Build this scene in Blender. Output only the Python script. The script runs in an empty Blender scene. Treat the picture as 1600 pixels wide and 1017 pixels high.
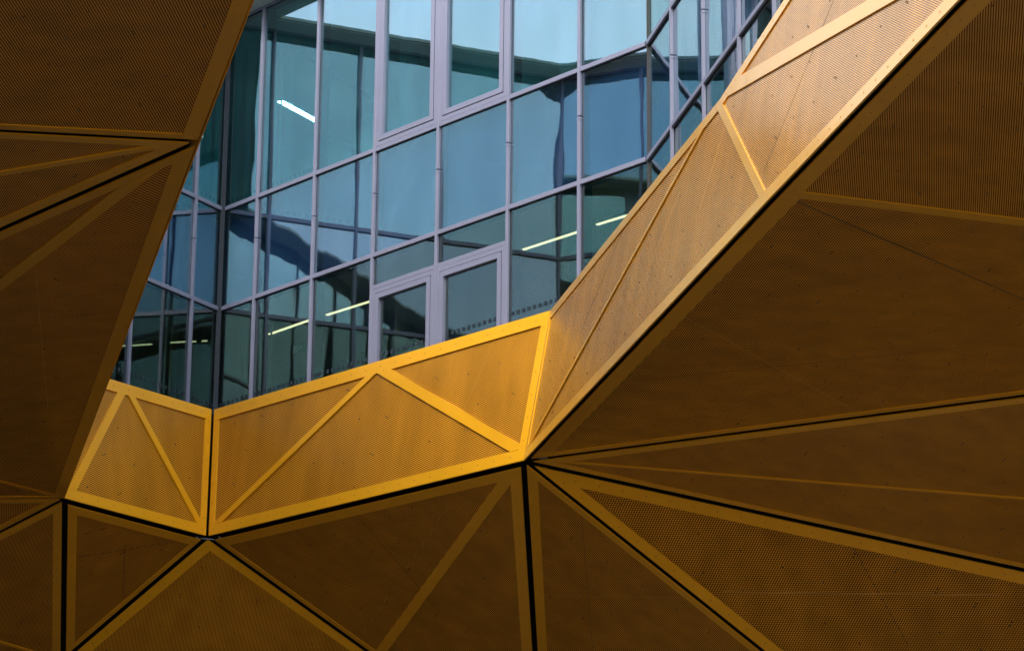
import bpy, bmesh, math, random
from mathutils import Vector, Matrix
random.seed(7)
R = math.radians
SC = bpy.context.scene
COL = SC.collection

# ------------------------------------------------------------------ camera
CAM = Vector((0, 0, 1.6)); PITCH, ROLL, F = R(16.352), R(.524), 4599.4
fw = Vector((0, math.cos(PITCH), math.sin(PITCH)))
x0 = Vector((1, 0, 0)); u0 = Vector((0, -math.sin(PITCH), math.cos(PITCH)))
rt = x0 * math.cos(ROLL) + u0 * math.sin(ROLL)
up = u0 * math.cos(ROLL) - x0 * math.sin(ROLL)
cd = bpy.data.cameras.new("camera"); cam = bpy.data.objects.new("camera", cd); COL.objects.link(cam)
m = Matrix((rt, up, -fw)).transposed().to_4x4(); m.translation = CAM; cam.matrix_world = m
cd.sensor_width = 36; cd.lens = F / 1600 * 36; cd.clip_start = .1; cd.clip_end = 5000
SC.camera = cam

# ------------------------------------------------------------------ world, sun, exposure
SUN_EL, SUN_AZ = R(48), R(-150)      # azimuth measured from +Y (away from the camera) towards +X
w = bpy.data.worlds.new("World"); SC.world = w; w.use_nodes = True
nt = w.node_tree; nt.nodes.clear()
sky = nt.nodes.new('ShaderNodeTexSky'); sky.sky_type = 'NISHITA'; sky.sun_disc = False
sky.sun_elevation = SUN_EL; sky.sun_rotation = SUN_AZ
sky.air_density = 1.3; sky.dust_density = 5.0; sky.ozone_density = 1.5
bg = nt.nodes.new('ShaderNodeBackground'); bg.inputs[1].default_value = .14
wo = nt.nodes.new('ShaderNodeOutputWorld')
# thin broken cloud over the blue
tcw = nt.nodes.new('ShaderNodeTexCoord'); mpw = nt.nodes.new('ShaderNodeMapping'); mpw.inputs['Scale'].default_value = (1, 1, 2.6)
nzw = nt.nodes.new('ShaderNodeTexNoise'); nzw.inputs['Scale'].default_value = 3.2; nzw.inputs['Detail'].default_value = 7; nzw.inputs['Roughness'].default_value = .55
mrw = nt.nodes.new('ShaderNodeMapRange'); mrw.inputs[1].default_value = .36; mrw.inputs[2].default_value = .66; mrw.inputs[3].default_value = .15; mrw.inputs[4].default_value = .75
mxw = nt.nodes.new('ShaderNodeMix'); mxw.data_type = 'RGBA'; mxw.inputs[7].default_value = (3.3, 3.25, 3.2, 1)
nt.links.new(tcw.outputs['Generated'], mpw.inputs[0]); nt.links.new(mpw.outputs[0], nzw.inputs['Vector']); nt.links.new(nzw.outputs[0], mrw.inputs[0])
nt.links.new(mrw.outputs[0], mxw.inputs[0]); nt.links.new(sky.outputs[0], mxw.inputs[6]); nt.links.new(mxw.outputs[2], bg.inputs[0]); nt.links.new(bg.outputs[0], wo.inputs[0])
sd = bpy.data.lights.new("sun", 'SUN'); sd.energy = .9; sd.angle = R(14); sd.color = (1, .95, .86)
sun = bpy.data.objects.new("sun", sd); COL.objects.link(sun)
sdir = Vector((math.sin(SUN_AZ) * math.cos(SUN_EL), math.cos(SUN_AZ) * math.cos(SUN_EL), math.sin(SUN_EL)))
sun.rotation_euler = sdir.to_track_quat('Z', 'Y').to_euler()
SC.view_settings.view_transform = 'Standard'; SC.view_settings.look = 'None'
SC.view_settings.exposure = 1.62; SC.view_settings.gamma = 1

# ------------------------------------------------------------------ helpers
def ray(x, y): return fw * F + rt * (x - 800) + up * (508.5 - y)
def pz(x, y, z):
    d = ray(x, y); return CAM + d * ((z - CAM.z) / d.z)
def pY(x, y, Y):
    d = ray(x, y); return CAM + d * (Y / d.y)
def pp(x, y, P, n):
    d = ray(x, y); return CAM + d * ((P - CAM).dot(n) / d.dot(n))
def A(deg): return Vector((math.sin(R(deg)), math.cos(R(deg)), 0))

def tag(o, label=None, cat=None, group=None, kind=None):
    if label: o['label'] = label
    if cat: o['category'] = cat
    if group: o['group'] = group
    if kind: o['kind'] = kind
    return o
def empty(name, loc, label=None, cat=None, group=None):
    o = bpy.data.objects.new(name, None); COL.objects.link(o); o.location = loc
    o.empty_display_size = .2
    return tag(o, label, cat, group)

class MB:
    def __init__(s): s.v = []; s.f = []; s.mi = []; s.uv = {}
    def face(s, pts, mi=0, uv=None):
        i = len(s.v); s.v += [Vector(p) for p in pts]; s.f.append(list(range(i, i + len(pts)))); s.mi.append(mi)
        if uv: s.uv[len(s.f) - 1] = uv
    def prism(s, pts, n, h, mi=0, uvf=None):
        """top face = pts, extruded down by h along -n"""
        n = Vector(n).normalized(); pts = [Vector(p) for p in pts]
        # wind so that the top face looks along n
        nn = Vector((0, 0, 0))
        for a, b in zip(pts, pts[1:] + pts[:1]): nn += (a - pts[0]).cross(b - pts[0])
        if nn.dot(n) < 0: pts = pts[::-1]
        lo = [p - n * h for p in pts]
        s.face(pts, mi, [uvf(p) for p in pts] if uvf else None)
        s.face(lo[::-1], mi, [uvf(p) for p in lo[::-1]] if uvf else None)
        for i in range(len(pts)):
            j = (i + 1) % len(pts)
            q = [pts[i], lo[i], lo[j], pts[j]]
            s.face(q, mi, [uvf(p) for p in q] if uvf else None)
    def box(s, o, a, b, c, mi=0):
        """o = corner, a b c = edge vectors"""
        o, a, b, c = map(Vector, (o, a, b, c))
        s.prism([o, o + a, o + a + b, o + b], -c, c.length, mi)
    def disc(s, c, n, r, h, mi=0, k=6):
        n = Vector(n).normalized(); a = n.orthogonal().normalized(); b = n.cross(a)
        s.prism([c + a * (r * math.cos(t * 2 * math.pi / k)) + b * (r * math.sin(t * 2 * math.pi / k)) for t in range(k)], n, h, mi)
    def build(s, name, mats, parent=None, loc=None, bevel=0):
        base = Vector(loc) if loc is not None else Vector((0, 0, 0))
        if parent is not None:
            q_ = parent
            while q_ is not None: base = base + Vector(q_.location); q_ = q_.parent
        me = bpy.data.meshes.new(name)
        me.from_pydata([v - base for v in s.v], [], s.f)
        if not isinstance(mats, (list, tuple)): mats = [mats]
        for mm in mats: me.materials.append(mm)
        for p, i in zip(me.polygons, s.mi): p.material_index = i
        if s.uv:
            ul = me.uv_layers.new(name='sheet')
            for fi, u in s.uv.items():
                for li, c in zip(me.polygons[fi].loop_indices, u): ul.data[li].uv = c
        me.update()
        o = bpy.data.objects.new(name, me); COL.objects.link(o)
        if parent is not None: o.parent = parent
        else: o.location = base
        if bevel:
            bm = bmesh.new(); bm.from_mesh(me); bmesh.ops.remove_doubles(bm, verts=bm.verts, dist=1e-5); bm.to_mesh(me); bm.free()
            b = o.modifiers.new('bevel', 'BEVEL'); b.width = bevel; b.segments = 1; b.limit_method = 'ANGLE'
        return o

def mat(name):
    m = bpy.data.materials.new(name); m.use_nodes = True; m.node_tree.nodes.clear(); return m, m.node_tree
def N(nt, t, **k):
    n = nt.nodes.new(t)
    for a, b in k.items():
        if a.startswith('i_'): n.inputs[int(a[2:])].default_value = b
        else: setattr(n, a, b)
    return n
def L(nt, a, b): nt.links.new(a, b)
def math_(nt, op, a, b=None):
    n = N(nt, 'ShaderNodeMath', operation=op)
    for i, x in enumerate((a, b)):
        if x is None: continue
        if isinstance(x, (int, float)): n.inputs[i].default_value = x
        else: L(nt, x, n.inputs[i])
    return n.outputs[0]

def paint(name, col, rough=.45, var=.06, spec=.5, metallic=0, scale=1.5, coat=0, sheen=0):
    m, nt = mat(name)
    out = N(nt, 'ShaderNodeOutputMaterial'); p = N(nt, 'ShaderNodeBsdfPrincipled')
    tc = N(nt, 'ShaderNodeTexCoord'); n1 = N(nt, 'ShaderNodeTexNoise'); n1.inputs['Scale'].default_value = scale
    n1.inputs['Detail'].default_value = 6
    L(nt, tc.outputs['Object'], n1.inputs['Vector'])
    mr = N(nt, 'ShaderNodeMapRange'); L(nt, n1.outputs[0], mr.inputs[0])
    mr.inputs[1].default_value = .3; mr.inputs[2].default_value = .7
    mr.inputs[3].default_value = 1 - var; mr.inputs[4].default_value = 1 + var
    mx = N(nt, 'ShaderNodeMix', data_type='RGBA', blend_type='MULTIPLY'); mx.inputs[0].default_value = 1
    mx.inputs[6].default_value = (*col, 1); L(nt, mr.outputs[0], mx.inputs[7])
    L(nt, mx.outputs[2], p.inputs['Base Color'])
    p.inputs['Roughness'].default_value = rough; p.inputs['Metallic'].default_value = metallic
    p.inputs['Specular IOR Level'].default_value = spec
    p.inputs['Coat Weight'].default_value = coat; p.inputs['Coat Roughness'].default_value = .3; p.inputs['Coat IOR'].default_value = 1.5 if coat < 1 else 1.8
    r2 = N(nt, 'ShaderNodeMapRange'); L(nt, n1.outputs[0], r2.inputs[0])
    r2.inputs[3].default_value = max(0, rough - .08); r2.inputs[4].default_value = rough + .1
    L(nt, r2.outputs[0], p.inputs['Roughness'])
    L(nt, grazing(nt, p, sheen) if sheen else p.outputs[0], out.inputs[0])
    return m
def grazing(nt, p, k):
    """the clear lacquer on the aluminium turns mirror-like only at a flat angle"""
    lw = N(nt, 'ShaderNodeLayerWeight'); lw.inputs[0].default_value = .5
    gl = N(nt, 'ShaderNodeBsdfGlossy'); gl.inputs[0].default_value = (1, .93, .74, 1); gl.inputs['Roughness'].default_value = .20
    tc = N(nt, 'ShaderNodeTexCoord'); nz = N(nt, 'ShaderNodeTexNoise'); nz.inputs['Scale'].default_value = 1.3; nz.inputs['Detail'].default_value = 3
    L(nt, tc.outputs['Object'], nz.inputs['Vector']); bp = N(nt, 'ShaderNodeBump'); bp.inputs['Distance'].default_value = .011
    L(nt, nz.outputs[0], bp.inputs['Height']); L(nt, bp.outputs[0], gl.inputs['Normal']); L(nt, bp.outputs[0], p.inputs['Normal'])
    mx = N(nt, 'ShaderNodeMixShader'); L(nt, math_(nt, 'MULTIPLY', math_(nt, 'POWER', lw.outputs['Facing'], 3.2), k), mx.inputs[0])
    L(nt, p.outputs[0], mx.inputs[1]); L(nt, gl.outputs[0], mx.inputs[2]); return mx.outputs[0]

GOLD = (.80, .39, .006)
HOLE = (.16, .056, .004)
def sheet_mat(name, elong, hole_r, dark):
    """perforated gold sheet: staggered holes laid out in the sheet's own UV (one unit = one hole pitch)"""
    m, nt = mat(name)
    out = N(nt, 'ShaderNodeOutputMaterial'); p = N(nt, 'ShaderNodeBsdfPrincipled')
    uv = N(nt, 'ShaderNodeUVMap', uv_map='sheet'); sp = N(nt, 'ShaderNodeSeparateXYZ'); L(nt, uv.outputs[0], sp.inputs[0])
    u, v = sp.outputs[0], sp.outputs[1]
    fl = math_(nt, 'FLOOR', u)
    v2 = math_(nt, 'ADD', v, math_(nt, 'MULTIPLY', fl, .5))
    fu = math_(nt, 'SUBTRACT', math_(nt, 'FRACT', u), .5)
    fv = math_(nt, 'MULTIPLY', math_(nt, 'SUBTRACT', math_(nt, 'FRACT', v2), .5), elong)
    d = math_(nt, 'SQRT', math_(nt, 'ADD', math_(nt, 'MULTIPLY', fu, fu), math_(nt, 'MULTIPLY', fv, fv)))
    mask = math_(nt, 'LESS_THAN', d, hole_r)
    tc = N(nt, 'ShaderNodeTexCoord'); n1 = N(nt, 'ShaderNodeTexNoise'); n1.inputs['Scale'].default_value = .9
    n1.inputs['Detail'].default_value = 5; L(nt, tc.outputs['Object'], n1.inputs['Vector'])
    mr = N(nt, 'ShaderNodeMapRange'); L(nt, n1.outputs[0], mr.inputs[0])
    mr.inputs[1].default_value = .3; mr.inputs[2].default_value = .7; mr.inputs[3].default_value = .9; mr.inputs[4].default_value = 1.1
    mx = N(nt, 'ShaderNodeMix', data_type='RGBA', blend_type='MULTIPLY'); mx.inputs[0].default_value = 1
    mx.inputs[6].default_value = (GOLD[0] * .77, GOLD[1] * .745, GOLD[2] * 3, 1); L(nt, mr.outputs[0], mx.inputs[7])
    mp = N(nt, 'ShaderNodeMapping'); mp.inputs['Scale'].default_value = (1.6, 1.6, .35); L(nt, tc.outputs['Object'], mp.inputs[0])
    n2 = N(nt, 'ShaderNodeTexNoise'); n2.inputs['Scale'].default_value = 1.7; n2.inputs['Detail'].default_value = 4; L(nt, mp.outputs[0], n2.inputs['Vector'])
    m2 = N(nt, 'ShaderNodeMapRange'); L(nt, n2.outputs[0], m2.inputs[0]); m2.inputs[1].default_value = .35; m2.inputs[2].default_value = .72
    m2.inputs[3].default_value = .92; m2.inputs[4].default_value = 1.26; L(nt, math_(nt, 'MULTIPLY', mr.outputs[0], m2.outputs[0]), mx.inputs[7])  # lighter upright streaks painted in for light showing through the mesh
    h = N(nt, 'ShaderNodeMix', data_type='RGBA'); L(nt, mask, h.inputs[0]); L(nt, mx.outputs[2], h.inputs[6])
    h.inputs[7].default_value = (HOLE[0] * dark, HOLE[1] * dark, HOLE[2] * dark, 1)
    L(nt, h.outputs[2], p.inputs['Base Color'])
    r = N(nt, 'ShaderNodeMapRange'); L(nt, mask, r.inputs[0]); r.inputs[3].default_value = .4; r.inputs[4].default_value = .9
    L(nt, r.outputs[0], p.inputs['Roughness'])
    s = N(nt, 'ShaderNodeMapRange'); L(nt, mask, s.inputs[0]); s.inputs[3].default_value = .3; s.inputs[4].default_value = 0
    L(nt, s.outputs[0], p.inputs['Specular IOR Level'])
    L(nt, grazing(nt, p, .6), out.inputs[0])
    return m

def glass_mat(name, tint, refl, wave=1.0):
    """double glazing: a tinted see-through pane with a coated, slightly wavy mirror surface"""
    m, nt = mat(name)
    out = N(nt, 'ShaderNodeOutputMaterial'); mx = N(nt, 'ShaderNodeMixShader')
    tr = N(nt, 'ShaderNodeBsdfTransparent'); tr.inputs[0].default_value = (*tint, 1)
    gl = N(nt, 'ShaderNodeBsdfGlossy'); gl.inputs['Roughness'].default_value = .012; gl.inputs[0].default_value = (.78, .92, .97, 1)
    tc = N(nt, 'ShaderNodeTexCoord'); mp = N(nt, 'ShaderNodeMapping'); mp.inputs['Scale'].default_value = (1, 1, .33)
    oi = N(nt, 'ShaderNodeObjectInfo')
    vm = N(nt, 'ShaderNodeVectorMath', operation='ADD'); L(nt, tc.outputs['Object'], mp.inputs[0]); L(nt, mp.outputs[0], vm.inputs[0])
    sc = N(nt, 'ShaderNodeVectorMath', operation='SCALE'); sc.inputs[0].default_value = (13, 7, 5); L(nt, oi.outputs['Random'], sc.inputs['Scale'])
    L(nt, sc.outputs[0], vm.inputs[1])
    n1 = N(nt, 'ShaderNodeTexNoise'); n1.inputs['Scale'].default_value = 1.5; n1.inputs['Detail'].default_value = 2
    n1.inputs['Roughness'].default_value = .35
    L(nt, vm.outputs[0], n1.inputs['Vector'])
    bp = N(nt, 'ShaderNodeBump'); bp.inputs['Strength'].default_value = 1; bp.inputs['Distance'].default_value = .003 * wave
    L(nt, n1.outputs[0], bp.inputs['Height']); L(nt, bp.outputs[0], gl.inputs['Normal'])
    lw = N(nt, 'ShaderNodeLayerWeight'); lw.inputs[0].default_value = .5
    f = math_(nt, 'POWER', lw.outputs['Facing'], 2.6)
    fac = math_(nt, 'ADD', math_(nt, 'MULTIPLY', f, .9 - refl), refl)
    vr = N(nt, 'ShaderNodeMapRange'); L(nt, oi.outputs['Random'], vr.inputs[0]); vr.inputs[3].default_value = .88; vr.inputs[4].default_value = 1.12
    du = N(nt, 'ShaderNodeTexNoise'); du.inputs['Scale'].default_value = 2.4; du.inputs['Detail'].default_value = 6; L(nt, vm.outputs[0], du.inputs['Vector'])
    dr_ = N(nt, 'ShaderNodeMapRange'); L(nt, du.outputs[0], dr_.inputs[0]); dr_.inputs[1].default_value = .3; dr_.inputs[2].default_value = .7
    dr_.inputs[3].default_value = .93; dr_.inputs[4].default_value = 1.07
    fac = math_(nt, 'MULTIPLY', math_(nt, 'MULTIPLY', fac, vr.outputs[0]), dr_.outputs[0])
    L(nt, fac, mx.inputs[0]); L(nt, tr.outputs[0], mx.inputs[1]); L(nt, gl.outputs[0], mx.inputs[2]); L(nt, mx.outputs[0], out.inputs[0])
    return m

def emit(name, col, s):
    m, nt = mat(name); out = N(nt, 'ShaderNodeOutputMaterial'); e = N(nt, 'ShaderNodeEmission')
    e.inputs[0].default_value = (*col, 1); e.inputs[1].default_value = s; L(nt, e.outputs[0], out.inputs[0]); return m

M = dict(
    gold=paint('gold_coated_aluminium', GOLD, .45, .05, .3, 0, 1.2, 0, sheen=1.0),
    sheet=sheet_mat('perforated_gold_sheet', .20, .25, 1.0),
    dots=sheet_mat('perforated_gold_sheet_wide_holes', 1.0, .41, .45),
    fine=sheet_mat('perforated_gold_sheet_fine', .35, .27, 1.3),
    screw=paint('dark_screw', (.03, .014, .005), .5),
    rivet=paint('gold_rivet', (.40, .19, .015), .4),
    black=paint('black_gap_void', (.006, .006, .007), .8, .2, .2),  # flat black standing in for the unlit void in the gaps
    mull=paint('grey_powder_coat', (.20, .212, .315), .38, .04, .5, 0, 2.0, .1),
    gasket=paint('rubber_gasket', (.012, .013, .016), .6),
    dark=paint('dark_corner_post', (.022, .032, .048), .6, spec=.25),
    glass=glass_mat('tinted_glass', (.46, .84, .87), .29),
    glassd=glass_mat('tinted_glass_ground', (.61, .66, .54), .15, .6),
    spand=glass_mat('spandrel_glass', (.55, .68, .80), .32, .9),
    shadow=paint('spandrel_backing', (.16, .25, .38), .6, .05),
    wallw=paint('white_plaster', (.52, .60, .61), .8, .03),
    walld=paint('grey_green_plaster', (.44, .43, .30), .8, .05),
    ceil=paint('ceiling_board', (.55, .58, .56), .85, .03),
    floor=paint('grey_carpet', (.10, .10, .10), .9),
    column=paint('concrete_column', (.33, .34, .33), .8, .06),
    lamp=emit('lamp_tube', (1, .95, .76), 1.3),
    lampw=emit('lamp_panel', (1, .98, .93), 11),
    alu=paint('lamp_housing', (.5, .5, .5), .4),
    dot=paint('dark_film', (.02, .035, .05), .5),
    sign=paint('green_sign', (.02, .30, .22), .5), signw=paint('white_sign', (.7, .75, .72), .5),
    roof=paint('roof_edge', (.20, .235, .22), .5, .06),
    soffit=paint('pale_soffit_board', (.45, .48, .50), .6, .04),
    paving=paint('terrace_paving', (.28, .28, .27), .8),
    steel=paint('galvanised_steel', (.16, .19, .27), .4, .05, metallic=.8),
    blind=paint('blind_fabric', (.42, .50, .55), .9),
    blocker=paint('blocker_brown', (.13, .075, .045), .85, .12, scale=3),  # for the added walls that block horizon light
    ground=paint('concrete_paving', (.35, .305, .25), .85, .15, scale=.4),
)

# ------------------------------------------------------------------ setting
g = MB(); g.face([(-600, -600, 0), (600, -600, 0), (600, 600, 0), (-600, 600, 0)])
tag(g.build('ground', M['ground']), kind='structure')

# ------------------------------------------------------------------ building lines
W_AB = Vector((-4.68, 45.13, 0)); W_AC = Vector((1.84, 37.76, 0))
dA = -A(-41.493); dB = -A(30.68); dC = -A(-11.26); dD = -A(-14.0)   # all run towards the camera
nA = Vector((-.749, -.6626, 0)).normalized(); nB = Vector((.860, -.5102, 0)).normalized()
nC = Vector((-.9808, -.1953, 0)).normalized(); nD = Vector((.9703, .2419, 0)).normalized()
W_BD = W_AB + dB * 5.95
Z_FL, Z_LO, Z_UP, Z_RF = 11.5, 15.05, 16.73, 19.98

def s_on(px, py, O, d, n):
    P = pp(px, py, O, n); return (P - O).dot(d)
sA = [s_on(*q, W_AB, dA, nA) for q in [(406, 260), (494.2, 260), (584.5, 380), (685, 330), (795.5, 300), (907, 280)]]
LA = (W_AC - W_AB).length
sB = [s_on(*q, W_AB, dB, nB) for q in [(302, 370), (200, 555)]]
sC = [s_on(*q, W_AC, dC, nC) for q in [(1052, 115), (1101.8, 80), (1157.5, 40)]]
while len(sB) < 3: sB.append(sB[-1] + 1.5)
while sC[-1] < 15: sC.append(sC[-1] + 1.5)
sD = [1.5 * k for k in range(1, 12)]
print('sA', [round(x, 2) for x in sA], LA, 'sB', sB, 'sC', sC[:4])
P = pp(690, 415, W_AB, nA); Z_HEAD = P.z
print('door head z', Z_HEAD, 'dots z', pp(500, 583, W_AB, nA).z, pp(445, 279, W_AB, nA).z)

# the deck of the terrace and of the canopy, pierced by the opening; unseen spread over the camera added to shade the ground
zT, zB = 12.6, 10.6
def isect(P, d, Q, e):
    """2-D line intersection"""
    den = d.x * e.y - d.y * e.x; t = ((Q.x - P.x) * e.y - (Q.y - P.y) * e.x) / den
    return P + d * t
B0, B1, B2 = pz(101.5, 779, zB), pz(324, 838, zB), pz(818, 720, zB)
L1, L0 = pz(311, 222, zB), pz(397, 0, zB)
R1, R0 = pz(1213, 301, zB), pz(1500, 0, zB)
dl = (L0 - L1).normalized(); dr = (R0 - R1).normalized()
LE = L1 + dl * 9; RE = R1 + dr * 12
T0, T1, T2, T3 = pz(172, 592, zT), pz(333, 640, zT), pz(860, 485, zT), pz(1125, 155, zT)
T4 = pz(1225, 0, zT); TE = T3 + (T4 - T3).normalized() * 9.5
off = Vector((-.97, -.22, 0)).normalized() * .95
def on3(x, y, a, b_, c):
    n = (b_ - a).cross(c - a).normalized(); return pp(x, y, a, n)
TL = isect(T1, (T0 - T1), B0 + off, (LE - B0)); TL.z = zT
TL = T1 + (on3(172, 592, B0, B1, T1) - T1) * ((TL - T1).length / (T0 - T1).xy.length)
TLE = TL + (LE - B0); TLE.z = zT
RM = pz(1201, 312.5, zB)
T2 = on3(860, 485, B1, B2, T1)
T3 = on3(1125, 155, B2, RM, T2)
T4 = on3(1225, 0, RM, RE, T3); TE = T3 + (T4 - T3).normalized() * 9.5

def slab(pts, z0, z1, name, mt, parent=None, mts=None):
    b = MB(); b.prism([Vector((p[0], p[1], z1)) for p in pts], (0, 0, 1), z1 - z0)
    o = b.build(name, mt, parent)
    bm = bmesh.new(); bm.from_mesh(o.data); bmesh.ops.triangulate(bm, faces=bm.faces[:], ngon_method='EAR_CLIP'); bm.to_mesh(o.data); bm.free()
    return o
FAR = [(14, TE.y - 2), (14, 60), (-17, 60), (-17, TLE.y - 2)]
back = Vector((0, .04, 0))
SY = TE.y - 1.0
deck = slab([(-40, -25), (-40, 62), (36, 62), (36, -25), (1.0, -25), (1.0, 6), (6.5, 6), TE + Vector((.04, 0, 0)), T3 + Vector((.04, 0, 0)), T2 + Vector((.03, .03, 0)), T1 + back, TL, TLE, (-.5, 6), (0.9, 6), (.9, -25)], 11.3, 11.5, 'terrace', M['paving'])
_ = ([TLE, TL, T1 + back, T2 + Vector((.03, .03, 0)), T3 + Vector((.04, 0, 0)), TE + Vector((.04, 0, 0)), (14, TE.y), (14, 60), (-17, 60), (-17, TLE.y)])
tag(deck, kind='structure')

# ------------------------------------------------------------------ curtain walls
def curtain_wall(O, d, n, ss, length, label, doors=(), vents=(), start_cap=True, end_cap=True, detail=True, zfloor=Z_FL):
    root = empty('curtain_wall', O + Vector((0, 0, zfloor)), label, 'glass facade', 'glazed walls round the terrace')
    Z = Vector((0, 0, 1))
    edges = [0] + [s for s in ss if s < length - .2] + [length]
    FW, FD, TH = .054, .046, .068      # cap width, projection, transom height
    zt = [zfloor, Z_LO, Z_UP, Z_RF]
    # mullions: an outer cap in two lengths with the expansion joint, and a deep box behind the glass
    for k, s in enumerate(edges):
        if (k == 0 and not start_cap) or (k == len(edges) - 1 and not end_cap): continue
        b = MB(); P = O + d * s
        zj = Z_LO + .98
        for za, zb in ((zfloor, zj - .007), (zj + .007, Z_RF)):
            b.box(P - d * FW / 2 + Z * za, d * FW, n * FD, Z * (zb - za))
        b.box(P - d * (FW / 2 + .004) + Z * (zj - .05), d * (FW + .008), n * (FD + .004), Z * .035)
        b.box(P - d * .03 - n * .20 + Z * zfloor, d * .06, n * .19, Z * (Z_RF - zfloor), 1)
        b.box(P - d * (FW / 2 - .012) + n * .0 + Z * zfloor, d * (FW - .024), n * (FD - .012), Z * (Z_RF - zfloor), 1)
        b.build('mullion', [M['mull'], M['gasket']], root, bevel=.004)
    for k in range(len(edges) - 1):
        s0, s1 = edges[k], edges[k + 1]
        m0 = FW / 2 if (k > 0 or start_cap) else .035; m1 = FW / 2 if (k < len(edges) - 2 or end_cap) else .035
        a0, a1 = s0 + m0, s1 - m1
        rows = [(zfloor, Z_LO), (Z_LO, Z_UP), (Z_UP, Z_RF)]
        if k in doors: rows = [(zfloor, Z_HEAD), (Z_HEAD, Z_LO), (Z_LO, Z_UP), (Z_UP, Z_RF)]
        for z in sorted({r[1] for r in rows} | {zfloor + .04}):
            b = MB()
            b.box(O + d * a0 + Z * (z - TH / 2), d * (a1 - a0), n * (FD - .006), Z * TH)
            b.box(O + d * a0 + Z * (z - TH / 2 - .012), d * (a1 - a0), n * .012, Z * (TH + .024), 1)
            b.box(O + d * a0 + Z * (z - .03) - n * .17, d * (a1 - a0), n * .16, Z * .06, 1)
            b.build('transom', [M['mull'], M['gasket']], root, bevel=.004)
        for r, (za, zb) in enumerate(rows):
            sp = (za == Z_LO); isw = (k in doors and za == zfloor) or (k in vents and za == Z_UP)
            p0, p1, q0, q1 = a0 - .01, a1 + .01, za + TH / 2 - .01, zb - TH / 2 + .01
            par = root
            if isw:   # an opening light: fixed frame, then the leaf with its own frame
                b = MB(); fz = .0
                def ring(x0, x1, y0, y1, w, pr0, pr1, mi=0):
                    nn = n * (pr1 - pr0); o = n * pr0
                    b.box(O + d * x0 + Z * y0 + o, d * w, nn, Z * (y1 - y0), mi)
                    b.box(O + d * (x1 - w) + Z * y0 + o, d * w, nn, Z * (y1 - y0), mi)
                    b.box(O + d * (x0 + w) + Z * y0 + o, d * (x1 - x0 - 2 * w), nn, Z * w, mi)
                    b.box(O + d * (x0 + w) + Z * (y1 - w) + o, d * (x1 - x0 - 2 * w), nn, Z * w, mi)
                ring(a0 + .001, a1 - .001, za + TH / 2 + .001, zb - TH / 2 - .001, .07, -.03, .040)
                ring(a0 + .071, a1 - .071, za + TH / 2 + .071, zb - TH / 2 - .071, .012, -.03, .020, 1)
                par = b.build('window', [M['mull'], M['gasket']], root, bevel=.003)
                b = MB(); ring(a0 + .083, a1 - .083, za + TH / 2 + .083, zb - TH / 2 - .083, .08, -.03, .050)
                b.build('sash', [M['mull'], M['gasket']], par, bevel=.003)
                p0, p1, q0, q1 = a0 + .15, a1 - .15, za + TH / 2 + .15, zb - TH / 2 - .15
            b = MB(); tl = Vector((0, 0, 0))
            # every pane sits a hair out of true, as glazing does
            e = [random.uniform(-.0018, .0018) for _ in range(4)]
            c = [O + d * p0 + Z * q0 + n * e[0], O + d * p1 + Z * q0 + n * e[1], O + d * p1 + Z * q1 + n * e[2]]
            c4 = c[0] + c[2] - c[1]
            b.prism([*c, c4], n, .012)
            b.build('spandrel_pane' if sp else 'glass_pane', M['spand'] if sp else (M['glassd'] if za < Z_LO else M['glass']), par)
            if not sp and detail and (za == zfloor or k < 2):   # rows of small dark squares stuck to the glass at hand height
                b = MB(); zd = zfloor + 1.93 if za == zfloor else (Z_UP + .10 if za == Z_UP else None)
                if zd:
                    t = p0 + .05
                    while t < p1 - .08:
                        b.box(O + d * t + Z * zd + n * (.004 if za == zfloor else -.03), d * .055, n * .002, Z * .06); t += .115
                    b.build('dot_strip', M['dot'], root)
            if sp:
                b = MB(); b.box(O + d * (a0 + .01) + Z * (q0 + .01) - n * .16, d * (a1 - a0 - .02), n * .02, Z * (q1 - q0 - .02))
                b.build('backing_board', M['shadow'], root)
    return root
mainw = curtain_wall(W_AB, dA, nA, sA, LA, 'wide central glass wall with the two framed doors, rising to the right', doors=(3, 4), vents=(3, 4), start_cap=False, end_cap=False)
leftw = curtain_wall(W_AB, dB, nB, sB, 5.95, 'left glass wall meeting the central one in a dark inner corner', start_cap=False)
rightw = curtain_wall(W_AC, dC, nC, sC, 15.2, 'steeply foreshortened glass wall above the pale gold band', start_cap=False)
farw = curtain_wall(W_BD, dD, nD, sD, 16.5, 'glass wall hidden behind the dark left cladding, seen only mirrored', start_cap=False, detail=False)
# corner posts: dark one in the left corner, slim one at the right turn
b = MB(); b.box(W_AB + Vector((-.04, -.02, Z_FL)), (.08, 0, 0), (0, -.08, 0), (0, 0, Z_RF - Z_FL))
b.build('corner_post', M['dark'], mainw, bevel=.004)
b = MB(); b.box(W_AC + Vector((-.025, -.01, Z_FL)), (.035, 0, 0), (0, -.035, 0), (0, 0, Z_RF - Z_FL))
b.build('corner_post', M['gasket'], rightw)

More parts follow.
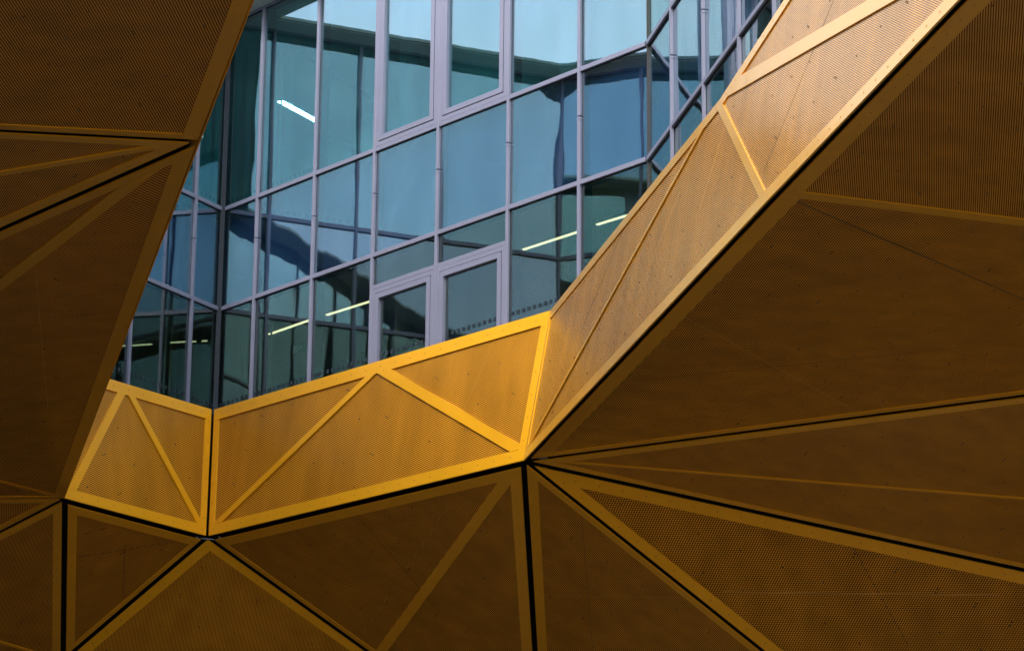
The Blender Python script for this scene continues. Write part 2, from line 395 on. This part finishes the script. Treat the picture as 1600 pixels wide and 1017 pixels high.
# ------------------------------------------------------------------ building body: slabs, roof, rooms
E_C = W_AC + dC * 15.2; E_D = W_BD + dD * 16.5
def line_off(o):
    """the facade line moved o metres into the courtyard"""
    a = E_D + nD * o; b = isect(W_BD + nD * o, dD, W_BD + nB * o, dB)
    c = isect(W_AB + nB * o, dB, W_AB + nA * o, dA); e = isect(W_AC + nA * o, dA, W_AC + nC * o, dC)
    return [a, b, c, e, E_C + nC * o]
body = empty('glazed_building', (0, 52, 0), 'storeys, roof and rooms behind the blue glass walls', 'building')
outer = [(14, E_C.y), (14, 60), (-17, 60), (-17, E_D.y)]
slab(line_off(-.24) + outer, Z_LO + .02, Z_UP - .05, 'floor_slab', M['ceil'], body)
slab(line_off(-.24) + outer, Z_FL + .001, Z_FL + .03, 'room_floor', M['floor'], body)
slab(line_off(-.26) + outer, Z_UP - .045, Z_UP - .02, 'room_floor', M['floor'], body)
slab(line_off(.50) + outer, Z_RF + .022, Z_RF + .075, 'roof', M['roof'], body)
slab(line_off(.46) + outer, Z_RF + .002, Z_RF + .019, 'roof_soffit', M['soffit'], body)
slab(line_off(-.24) + outer, Z_RF - .12, Z_RF - .002, 'ceiling', M['ceil'], body)
# rooms: rear walls, cross walls and columns
def wall(p, q, z0, z1, th, name, mt):
    p, q = Vector(p), Vector(q); d = (q - p).normalized(); n = Vector((-d.y, d.x, 0))
    b = MB(); b.box(Vector((p.x, p.y, z0)), (q - p).xy.to_3d(), n * th, (0, 0, z1 - z0)); return b.build(name, mt, body)
for z0, z1, mt in ((Z_FL + .03, Z_LO + .01, M['walld']), (Z_UP, Z_RF - .12, M['wallw'])):
    ow = line_off(-4.2)
    for i in range(4):
        wall(ow[i], ow[i + 1], z0, z1, .12, 'rear_wall', mt)
for s, O, d, n in ((2.6, W_AB, dA, nA), (6.4, W_AB, dA, nA), (3.0, W_AB, dB, nB), (3.5, W_AC, dC, nC), (9, W_AC, dC, nC)):
    for z0, z1 in ((Z_FL + .03, Z_LO + .01), (Z_UP, Z_RF - .12)):
        c = O + d * s - n * 1.7; b = MB(); b.disc(c + Vector((0, 0, z1)), (0, 0, 1), .16, z1 - z0, 0, 20); b.build('column', M['column'], body)
wall(W_AB + dA * 5.15 - nA * .4, W_AB + dA * 5.15 - nA * 4.1, Z_UP, Z_RF - .12, .1, 'partition_wall', M['wallw'])
wall(W_AB + dB * 1.2 - nB * .5, W_AB + dB * 1.2 - nB * 4.1, Z_UP, Z_RF - .12, .1, 'partition_wall', M['wallw'])

# unseen brick walls added under the canopy to block horizon light from its soffit
for p, q_ in (((-22, -4), (-22, 50)), ((-22, 50), (19, 50)), ((19, 50), (19, -4))):
    wall(p, q_, 0, 8.2, .4, 'light_blocker_wall', M['blocker'])
# lamps inside
def lamp(p, q, z, wd, mt, label, grp):
    p = Vector((p.x, p.y, z)); q = Vector((q.x, q.y, z)); d = (q - p).normalized(); n = Vector((-d.y, d.x, 0))
    r = empty('strip_light', (p + q) / 2, label, 'lamp', grp)
    b = MB(); b.box(p - n * wd / 2 + Vector((0, 0, .003)), q - p, n * wd, (0, 0, .05)); b.build('housing', M['alu'], r)
    b = MB(); b.box(p - n * (wd / 2 - .008) + d * .01 - Vector((0, 0, .012)), (q - p) - d * .02, n * (wd - .016), (0, 0, .015)); b.build('tube', mt, r)
    for t in (.2, .8):
        b = MB(); c = p.lerp(q, t); b.box(c + Vector((-.004, -.004, .05)), (.008, 0, 0), (0, .008, 0), (0, 0, .10)); b.build('hanger', M['alu'], r)
for pa, pb, lab in (((420, 522), (489, 498), 'lit strip light behind the lower pane nearest the dark corner'),
                    ((510, 492), (588, 467.5), 'lit strip light in the lower pane left of the two doors'),
                    ((817, 390), (908, 360.5), 'lit strip light in the lower pane right of the doors'),
                    ((932, 351), (1004, 329), 'short lit strip light beside the edge of the pale gold band')):
    lamp(pz(*pa, 14.86), pz(*pb, 14.86), 14.86, .06, M['lamp'], lab, 'strip lights under the lower ceiling')
lamp(pz(437, 158, 19.6), pz(499, 191.5, 19.6), 19.6, .12, M['lampw'], 'bright white strip light high behind the tall left pane', None)
# shallow beams under the upper ceiling, running back from the long wall
for pa, pb, z in (((466, 84), (640, 196), 19.78), ((505, 208), (566, 243), 19.3)):
    p, q = pz(*pa, z), pz(*pb, z); d_ = (q - p).normalized(); n_ = Vector((-d_.y, d_.x, 0))
    b = MB(); b.box(p, q - p, n_ * .10, (0, 0, .09)); b.build('ceiling_beam', M['wallw'], body)
# vertical blinds hanging in the corner rooms
for O, d, n, s0, s1 in ((W_AB, dA, nA, .12, .8), (W_AB, dB, nB, .3, .9)):
    for z0, z1 in ((Z_FL + .1, Z_LO - .1), (Z_UP + .05, Z_RF - .2)):
        b = MB(); s_ = s0
        while s_ < s1:
            c = O + d * s_ - n * .55; b.box(c + Vector((0, 0, z0)), d * .085 + n * .03, n * .004, (0, 0, z1 - z0)); s_ += random.uniform(.13, .2)
        b.build('vertical_blind', M['blind'], body)
# exit sign
P = pp(467, 545, W_AB - nA * 1.5, nA)
r = empty('exit_sign', P, 'small green escape sign hanging behind the lower left pane', 'sign')
b = MB(); b.box(P - dA * .16 - Vector((0, 0, .08)), dA * .32, nA * .02, (0, 0, .16)); b.build('sign_board', M['sign'], r)
b = MB(); o = P + nA * .0205 - Vector((0, 0, .055))
def q(x, z, w_, h): b.box(o + dA * x + Vector((0, 0, z)), dA * w_, nA * .002, (0, 0, h))
q(-.13, 0, .07, .11); q(.02, .045, .08, .02); q(.085, .03, .02, .05); q(-.03, .02, .015, .06); q(-.035, .085, .025, .025); q(-.045, 0, .012, .03); q(-.018, 0, .012, .03)
b.build('pictogram', M['signw'], r)

# ------------------------------------------------------------------ gold cladding
def clip(poly, a, b, c, keep_ge=True):
    """keep the part of a convex polygon with a*x+b*y-c >= 0 (or <= 0)"""
    s = 1 if keep_ge else -1; out = []
    for i in range(len(poly)):
        p, q_ = poly[i], poly[(i + 1) % len(poly)]
        fp = s * (a * p[0] + b * p[1] - c); fq = s * (a * q_[0] + b * q_[1] - c)
        if fp >= 0: out.append(p)
        if (fp > 0 > fq) or (fp < 0 < fq):
            t = fp / (fp - fq); out.append((p[0] + (q_[0] - p[0]) * t, p[1] + (q_[1] - p[1]) * t))
    return out
def area(poly):
    return abs(sum(poly[i][0] * poly[(i + 1) % len(poly)][1] - poly[(i + 1) % len(poly)][0] * poly[i][1] for i in range(len(poly)))) / 2 if len(poly) > 2 else 0

GRP = 'perforated gold cladding panels'
def panel(label):
    r = empty('cladding_panel', (0, 0, 0), label, 'cladding panel', GRP); r['_n'] = 0; return r
def piece(root, V, gaps, frames, ribs=(), seams=(), stripe=(0, 4), stripes=(), mt='sheet', void_back=True, screws=.55, flip=False, th=.016, le=.07):
    """one flat facet: V = corners, gaps/frames = metres per edge, ribs = (px, px, width), stripe = (image angle, period px)"""
    c0 = sum(V, Vector((0, 0, 0))) / len(V)
    if root['_n'] == 0: root.location = V[0]
    root['_n'] += 1
    n = (V[1] - V[0]).cross(V[2] - V[0]).normalized()
    if (n.dot(CAM - c0) < 0) != flip: n = -n
    ex = (V[1] - V[0]).normalized(); ey = n.cross(ex)
    to2 = lambda p: ((p - V[0]).dot(ex), (p - V[0]).dot(ey))
    to3 = lambda p, h=0: V[0] + ex * p[0] + ey * p[1] + n * h
    poly = [to2(v) for v in V]; cc = (sum(p[0] for p in poly) / len(poly), sum(p[1] for p in poly) / len(poly))
    lines = []
    for i in range(len(poly)):
        p, q_ = poly[i], poly[(i + 1) % len(poly)]; l = math.hypot(q_[0] - p[0], q_[1] - p[1])
        a, b_ = -(q_[1] - p[1]) / l, (q_[0] - p[0]) / l; c = a * p[0] + b_ * p[1]
        if a * cc[0] + b_ * cc[1] - c < 0: a, b_, c = -a, -b_, -c
        lines.append((a, b_, c))
    full = poly
    for (a, b_, c), g_ in zip(lines, gaps): poly = clip(poly, a, b_, c + g_)
    rest = poly
    H = th - .004
    def rivets(mb, cell, line, wd):
        # a row of rivets down the middle of the strip
        a, b_, c = line; dx, dy = b_, -a
        ts = [p[0] * dx + p[1] * dy for p in cell]; t = min(ts) + .12; mid = c + wd / 2
        while t < max(ts) - .08:
            x, y = a * mid + dx * t, b_ * mid + dy * t
            mb.disc(to3((x, y), .0025), n, .0105, .003, 1); t += .31
    for (a, b_, c), g_, fw_ in zip(lines, gaps, frames):
        if fw_ <= 0: continue
        cell = clip(rest, a, b_, c + g_ + fw_, False); rest = clip(rest, a, b_, c + g_ + fw_)
        if area(cell) > 1e-4:
            mb = MB(); mb.prism([to3(p) for p in cell], n, th); rivets(mb, cell, (a, b_, c + g_), fw_)
            mb.build('frame_strip', [M['gold'], M['rivet']], root)
    cells = [rest]
    for (p, q_, wd) in ribs:
        P2 = [to2(pp(*p, V[0], n)), to2(pp(*q_, V[0], n))]
        l = math.hypot(P2[1][0] - P2[0][0], P2[1][1] - P2[0][1])
        a, b_ = -(P2[1][1] - P2[0][1]) / l, (P2[1][0] - P2[0][0]) / l; c = a * P2[0][0] + b_ * P2[0][1]
        # the rib crosses only the cell that holds its middle
        mid = ((P2[0][0] + P2[1][0]) / 2, (P2[0][1] + P2[1][1]) / 2); new = []; best = None
        for k, ce in enumerate(cells):
            inside = all(((ce[(i + 1) % len(ce)][0] - ce[i][0]) * (mid[1] - ce[i][1]) - (ce[(i + 1) % len(ce)][1] - ce[i][1]) * (mid[0] - ce[i][0])) * sgn >= -1e-6
                         for sgn in [1 if sum(ce[i][0] * ce[(i + 1) % len(ce)][1] - ce[(i + 1) % len(ce)][0] * ce[i][1] for i in range(len(ce))) > 0 else -1] for i in range(len(ce)))
            if inside: best = k
        for k, ce in enumerate(cells):
            if k != best: new.append(ce); continue
            strip = clip(clip(ce, a, b_, c - wd / 2), a, b_, c + wd / 2, False)
            if area(strip) > 1e-4:
                mb = MB(); mb.prism([to3(s_, .003) for s_ in strip], n, th); rivets(mb, strip, (a, b_, c - wd / 2), wd)
                mb.build('rib', [M['gold'], M['rivet']], root)
            for h in (clip(ce, a, b_, c + wd / 2), clip(ce, a, b_, c - wd / 2, False)):
                if area(h) > 1e-3: new.append(h)
        cells = new
    for ce in cells:
        if area(ce) < 1e-3: continue
        cen = to3((sum(p[0] for p in ce) / len(ce), sum(p[1] for p in ce) / len(ce)))
        # project the centre to the picture to read off the run of the rows there
        v = cen - CAM; k = F / v.dot(fw); cx, cy = 800 + v.dot(rt) * k, 508.5 - v.dot(up) * k
        st = stripe
        best = 1e9
        for (sx, sy, an, pe) in stripes:
            dd = math.hypot(sx - cx, sy - cy)
            if dd < best: best = dd; st = (an, pe)
        cx = min(max(cx, 40), 1560); cy = min(max(cy, 40), 980)
        an, pe = R(st[0]), st[1]
        t3 = (pp(cx + 20 * math.cos(an), cy - 20 * math.sin(an), V[0], n) - pp(cx, cy, V[0], n)).normalized()
        u3 = n.cross(t3)
        w3 = pp(cx + 20 * pe * math.sin(an), cy + 20 * pe * math.cos(an), V[0], n) - pp(cx, cy, V[0], n)
        pitch = max(.008, abs(w3.dot(u3)) / 20)
        org = V[0]
        uvf = lambda p: ((p - org).dot(u3) / pitch, (p - org).dot(t3) / pitch)
        mb = MB(); mb.prism([to3(p, -H) for p in ce], n, .004, 0, uvf)
        # screws in a loose grid aligned with the rows, in pairs along the sheet joints
        xs = [(to3(p) - org).dot(t3) for p in ce]; ys = [(to3(p) - org).dot(u3) for p in ce]
        step = screws; i = 0
        t = math.floor(min(xs) / step) * step
        while t < max(xs):
            i += 1; s_ = math.floor(min(ys) / step) * step + (step / 2 if i % 2 else 0)
            while s_ < max(ys):
                pt = org + t3 * (t + random.uniform(-.05, .05)) + u3 * (s_ + random.uniform(-.05, .05))
                p2 = to2(pt)
                if random.random() < .8 and inside_(ce, p2, .04):
                    mb.disc(to3(p2, -H + .003), n, .012, .004, 1)
                    p3 = to2(pt + t3 * .055)
                    if i % 3 == 0 and inside_(ce, p3, .04): mb.disc(to3(p3, -H + .003), n, .012, .004, 1)
                s_ += step
            t += step
        for (p, q_, wd, mi) in seams:
            a2, b2 = to2(pp(*p, V[0], n)), to2(pp(*q_, V[0], n)); l = math.hypot(b2[0] - a2[0], b2[1] - a2[1])
            a, b_ = -(b2[1] - a2[1]) / l, (b2[0] - a2[0]) / l; c = a * a2[0] + b_ * a2[1]
            st_ = clip(clip(ce, a, b_, c - wd / 2), a, b_, c + wd / 2, False)
            ta = b_ * a2[0] - a * a2[1]
            lo, hi = sorted((b_ * a2[0] - a * a2[1], b_ * b2[0] - a * b2[1]))
            st_ = clip(clip(st_, b_, -a, lo), b_, -a, hi, False)
            if area(st_) > 1e-5: mb.prism([to3(s__, -H + .0015) for s__ in st_], n, .003, mi)
        mb.build('perforated_sheet', [M[mt], M['screw'], M['rivet']], root)
    back_ = full
    for (a, b_, c), g_ in zip(lines, gaps):
        if g_ > .06: back_ = clip(back_, a, b_, c + .05)
    if th >= .02 or flip: back_ = clip(back_, *lines[0][:2], lines[0][2] + (.3 if flip else .09))
    if void_back:  # black sheet added so gaps read as dark void and leak no skylight
        mb = MB(); mb.prism([to3((cc[0] + (p[0] - cc[0]) * 1.004, cc[1] + (p[1] - cc[1]) * 1.004), -.13) for p in back_], n, .01)
        for i, g_ in enumerate(gaps):
            if .02 < g_ < .06:     # black strip added behind the joint as its dark void
                p, q_ = full[i], full[(i + 1) % len(full)]; a, b_, c = lines[i]
                if th < .02: p, q_ = (p[0] + (b_ if (q_[0] - p[0]) * b_ - (q_[1] - p[1]) * a > 0 else -b_) * .3, p[1] + (-a if (q_[0] - p[0]) * b_ - (q_[1] - p[1]) * a > 0 else a) * .3), (q_[0] + (b_ if (p[0] - q_[0]) * b_ - (p[1] - q_[1]) * a > 0 else -b_) * .3, q_[1] + (-a if (p[0] - q_[0]) * b_ - (p[1] - q_[1]) * a > 0 else a) * .3)
                e = le[i] if isinstance(le, list) else le
                mb.prism([to3((p[0] - a * e, p[1] - b_ * e), -.105), to3((q_[0] - a * e, q_[1] - b_ * e), -.105), to3((q_[0] + a * .2, q_[1] + b_ * .2), -.105), to3((p[0] + a * .2, p[1] + b_ * .2), -.105)], n, .01)
        mb.build('gap_void_sheet', M['black'], root)
    return n
def inside_(ce, p, mrg):
    s = 1 if sum(ce[i][0] * ce[(i + 1) % len(ce)][1] - ce[(i + 1) % len(ce)][0] * ce[i][1] for i in range(len(ce))) > 0 else -1
    for i in range(len(ce)):
        a, b_ = ce[i], ce[(i + 1) % len(ce)]; l = math.hypot(b_[0] - a[0], b_[1] - a[1])
        if l < 1e-6: continue
        if s * ((b_[0] - a[0]) * (p[1] - a[1]) - (b_[1] - a[1]) * (p[0] - a[0])) / l < mrg: return False
    return True
def on_plane(x, y, a, b_, c):
    n = (b_ - a).cross(c - a).normalized(); return pp(x, y, a, n)

# --- lit bands
r = panel('short bright gold band panel left of the vertical black joint')
piece(r, [B0, B1, T1, TL], [.012, .032, .0, 0], [.155, .115, .17, .03], [((197, 600), (104, 782), .13), ((198, 604), (317, 826), .11)], stripe=(27, 2.7), th=.026, le=.2)
r = panel('long bright gold band panel with two diagonal ribs under the doors')
piece(r, [B1, B2, T2, T1], [.012, .004, 0, .025], [.165, .13, .18, .115], [((588, 577), (334, 822), .10), ((594, 576), (812, 704), .15)], stripe=(-28, 2.8), th=.026, le=.2,
      seams=[((655, 570), (560, 745), .006, 2), ((768, 535), (680, 740), .006, 2)])
r = panel('tall pale gold band panel climbing to the top edge of the picture')
piece(r, [B2, RM, T3, T2], [.012, 0, 0, .004], [.15, .11, .13, .07], [((1116, 168), (826, 696), .05)], th=.02,
      stripe=(-36, 2.6), seams=[((1020, 240), (905, 520), .012, 1), ((1060, 300), (955, 560), .01, 2), ((1130, 200), (1090, 330), .01, 2)])
piece(r, [RM, RE, TE, T3], [.012, 0, 0, 0], [.15, 0, .13, 0], [((1128, 146), (1392, -8), .16)], stripe=(-35, 2.9), th=.02, seams=[((1300, 0), (1190, 270), .008, 1)])
r = panel('gold band panel facing away above the dark left edge, seen only mirrored')
piece(r, [B0, LE, TLE, TL], [.012, 0, 0, .01], [.15, 0, .17, .1], stripe=(27, 3), flip=True)

# steel brackets seen in the open joints
r = empty('joint_bracket', B1, 'small pale steel plate in the black joint where the bright bands meet', 'bracket')
b = MB(); q1 = pp(311, 840.5, B1, Vector((0, -1, 0))); vx = Vector((1, 0, 0))
b.prism([q1 + Vector((0, .02, .012)), q1 + Vector((.20, .02, -.004)), q1 + Vector((.23, .02, -.018)), q1 + Vector((.04, .02, -.006))], (0, -1, -.3), .012)
b.build('plate', M['steel'], r)
b = MB(); b.disc(q1 + Vector((.11, .012, -.003)), (0, -1, -.3), .012, .014, 0, 6); b.build('bolt', M['steel'], r)
# --- dark soffit facets
GP = .042; FR = .14
P1_ = pz(-300, 190, 10.35)                       # on the joint L1 -> left
P2_ = pz(-300, 494, 10.2)                        # second joint L1 -> left
r = panel('large dark panel filling the top left corner')
c4 = on_plane(-300, -300, L1, L0, P1_)
piece(r, [L1, LE, on_plane(-300, -300, L1, LE, P1_), P1_], [.018, 0, 0, .05], [.15, 0, 0, .12], stripe=(-57, 3.9))
r = panel('narrow dark wedge panel pointing right between two black joints at upper left')
piece(r, [L1, P1_, P2_], [.05, 0, .05], [.12, 0, .14], [((310, 219), (0, 272), .10)], stripe=(55, 2.9))
r = panel('big dark panel left of the glass with a slanting rib across it')
P3_ = on_plane(-300, 781, L1, B0, P2_)
piece(r, [L1, B0, P3_, P2_], [.018, .03, 0, .05], [.15, .10, 0, .14], [((245, 258), (0, 446), .16), ((100, 778), (0, 753), .06)], seams=[((0, 505), (172, 490), .005, 1), ((0, 642), (125, 622), .005, 1), ((55, 420), (75, 640), .004, 2)],
      stripes=[(100, 330, 55, 3.0), (90, 560, -18, 2.6)], stripe=(-18, 2.6), mt='fine')
r = panel('thin dark wedge panel at the left edge below the big panel')
P4_ = pY(-300, 986, 42.0)
piece(r, [B0, P3_, P4_], [.03, 0, .04], [.10, 0, .12], stripe=(88, 2.6), mt='fine')
VX = pY(98.5, 1030, B0.y + 4.0)
r = panel('dark panel in the bottom left corner left of the upright black joint')
VX2 = on_plane(96, 1250, B0, P4_, VX)
piece(r, [B0, P4_, on_plane(-300, 1250, B0, P4_, VX), VX2], [.03, 0, 0, .04], [.12, 0, 0, .12], [((-60, 985), (70, 1024), .06)], le=.08, stripe=(80, 2.0), mt='fine')
r = panel('small dark triangle panel below the short bright band')
piece(r, [B0, B1, VX], [.10, .04, .045], [.14, .09, .13], le=[.1, .18, .08], seams=[((120, 838), (205, 815), .006, 1), ((118, 872), (275, 846), .006, 1), ((196, 850), (193, 935), .005, 1)], stripe=(20, 2.0), mt='fine')
W7 = pY(760, 1149, B1.y + 2.4)
r = panel('dark triangle panel at the bottom pointing up to the joint of the bright bands')
piece(r, [B1, VX, on_plane(96, 1250, B1, VX, W7), on_plane(760, 1250, B1, VX, W7), W7], [.04, .04, 0, 0, .04], [.15, .12, 0, 0, .13], le=.18, stripe=(84, 2.1), mt='fine')
r = panel('dark bottom panel under the long bright band with a slanting rib')
W8 = on_plane(846, 1180, B1, B2, W7)
piece(r, [B1, B2, W8, W7], [.10, .045, 0, .04], [.16, .16, 0, .10], [((800, 738), (590, 1024), .15)], le=[.08, .08, .08, .18], seams=[((565, 815), (690, 960), .006, 1), ((430, 880), (700, 800), .005, 2), ((700, 790), (560, 1000), .004, 2)], stripe=(64, 2.3), stripes=[(560, 850, 64, 2.3), (760, 950, 48, 2.2)])
W9 = pY(1482, 1250, B2.y + 2.2)
r = panel('dark triangle panel at the bottom right of the upright joint')
piece(r, [B2, W8, W9], [.045, 0, .04], [.15, 0, .13], le=.08, seams=[((905, 770), (925, 1010), .005, 1), ((850, 930), (1080, 935), .005, 2)], stripe=(48, 2.4))
E10 = pY(2000, 976, B2.y - .3)
r = panel('dark panel with clearly round holes at the bottom right')
piece(r, [B2, W9, on_plane(2000, 1250, B2, W9, E10), E10], [.04, 0, 0, .04], [.16, 0, 0, .17], le=.08, seams=[((1130, 925), (1560, 930), .02, 2), ((1330, 850), (1420, 1010), .006, 1)], stripe=(62, 3.7), mt='dots')
r = panel('long dark wedge panel at the right edge with a thin rib along it')
E11 = on_plane(2000, 566, B2, R1, pz(2000, 398, 10.3))
piece(r, [B2, E10, E11], [.04, 0, .045], [.10, 0, .11], [((860, 720), (1600, 779), .038)], stripe=(38, 2.0), mt='fine',
      seams=[((1140, 640), (1600, 780), .008, 2)])
E12 = pz(2000, 398, 10.3)
r = panel('broad dark panel right of the pale band, crossed by a fine black seam')
piece(r, [B2, R1, E12, E11], [.065, .003, 0, .045], [.19, .085, 0, .12], stripe=(47, 2.8), stripes=[(1300, 500, 44, 2.6)], seams=[((1236, 313), (1605, 472), .016, 1), ((1040, 480), (1330, 640), .005, 2), ((960, 600), (1500, 545), .004, 1)])
r = panel('dark panel with upright stripes in the top right corner')
piece(r, [R1, RE, on_plane(2000, -300, R1, RE, E12), E12], [.065, 0, 0, .003], [.17, 0, 0, .085], stripe=(87, 4.0))

for o in list(COL.objects):
    for k in ('_n',):
        if k in o: del o[k]
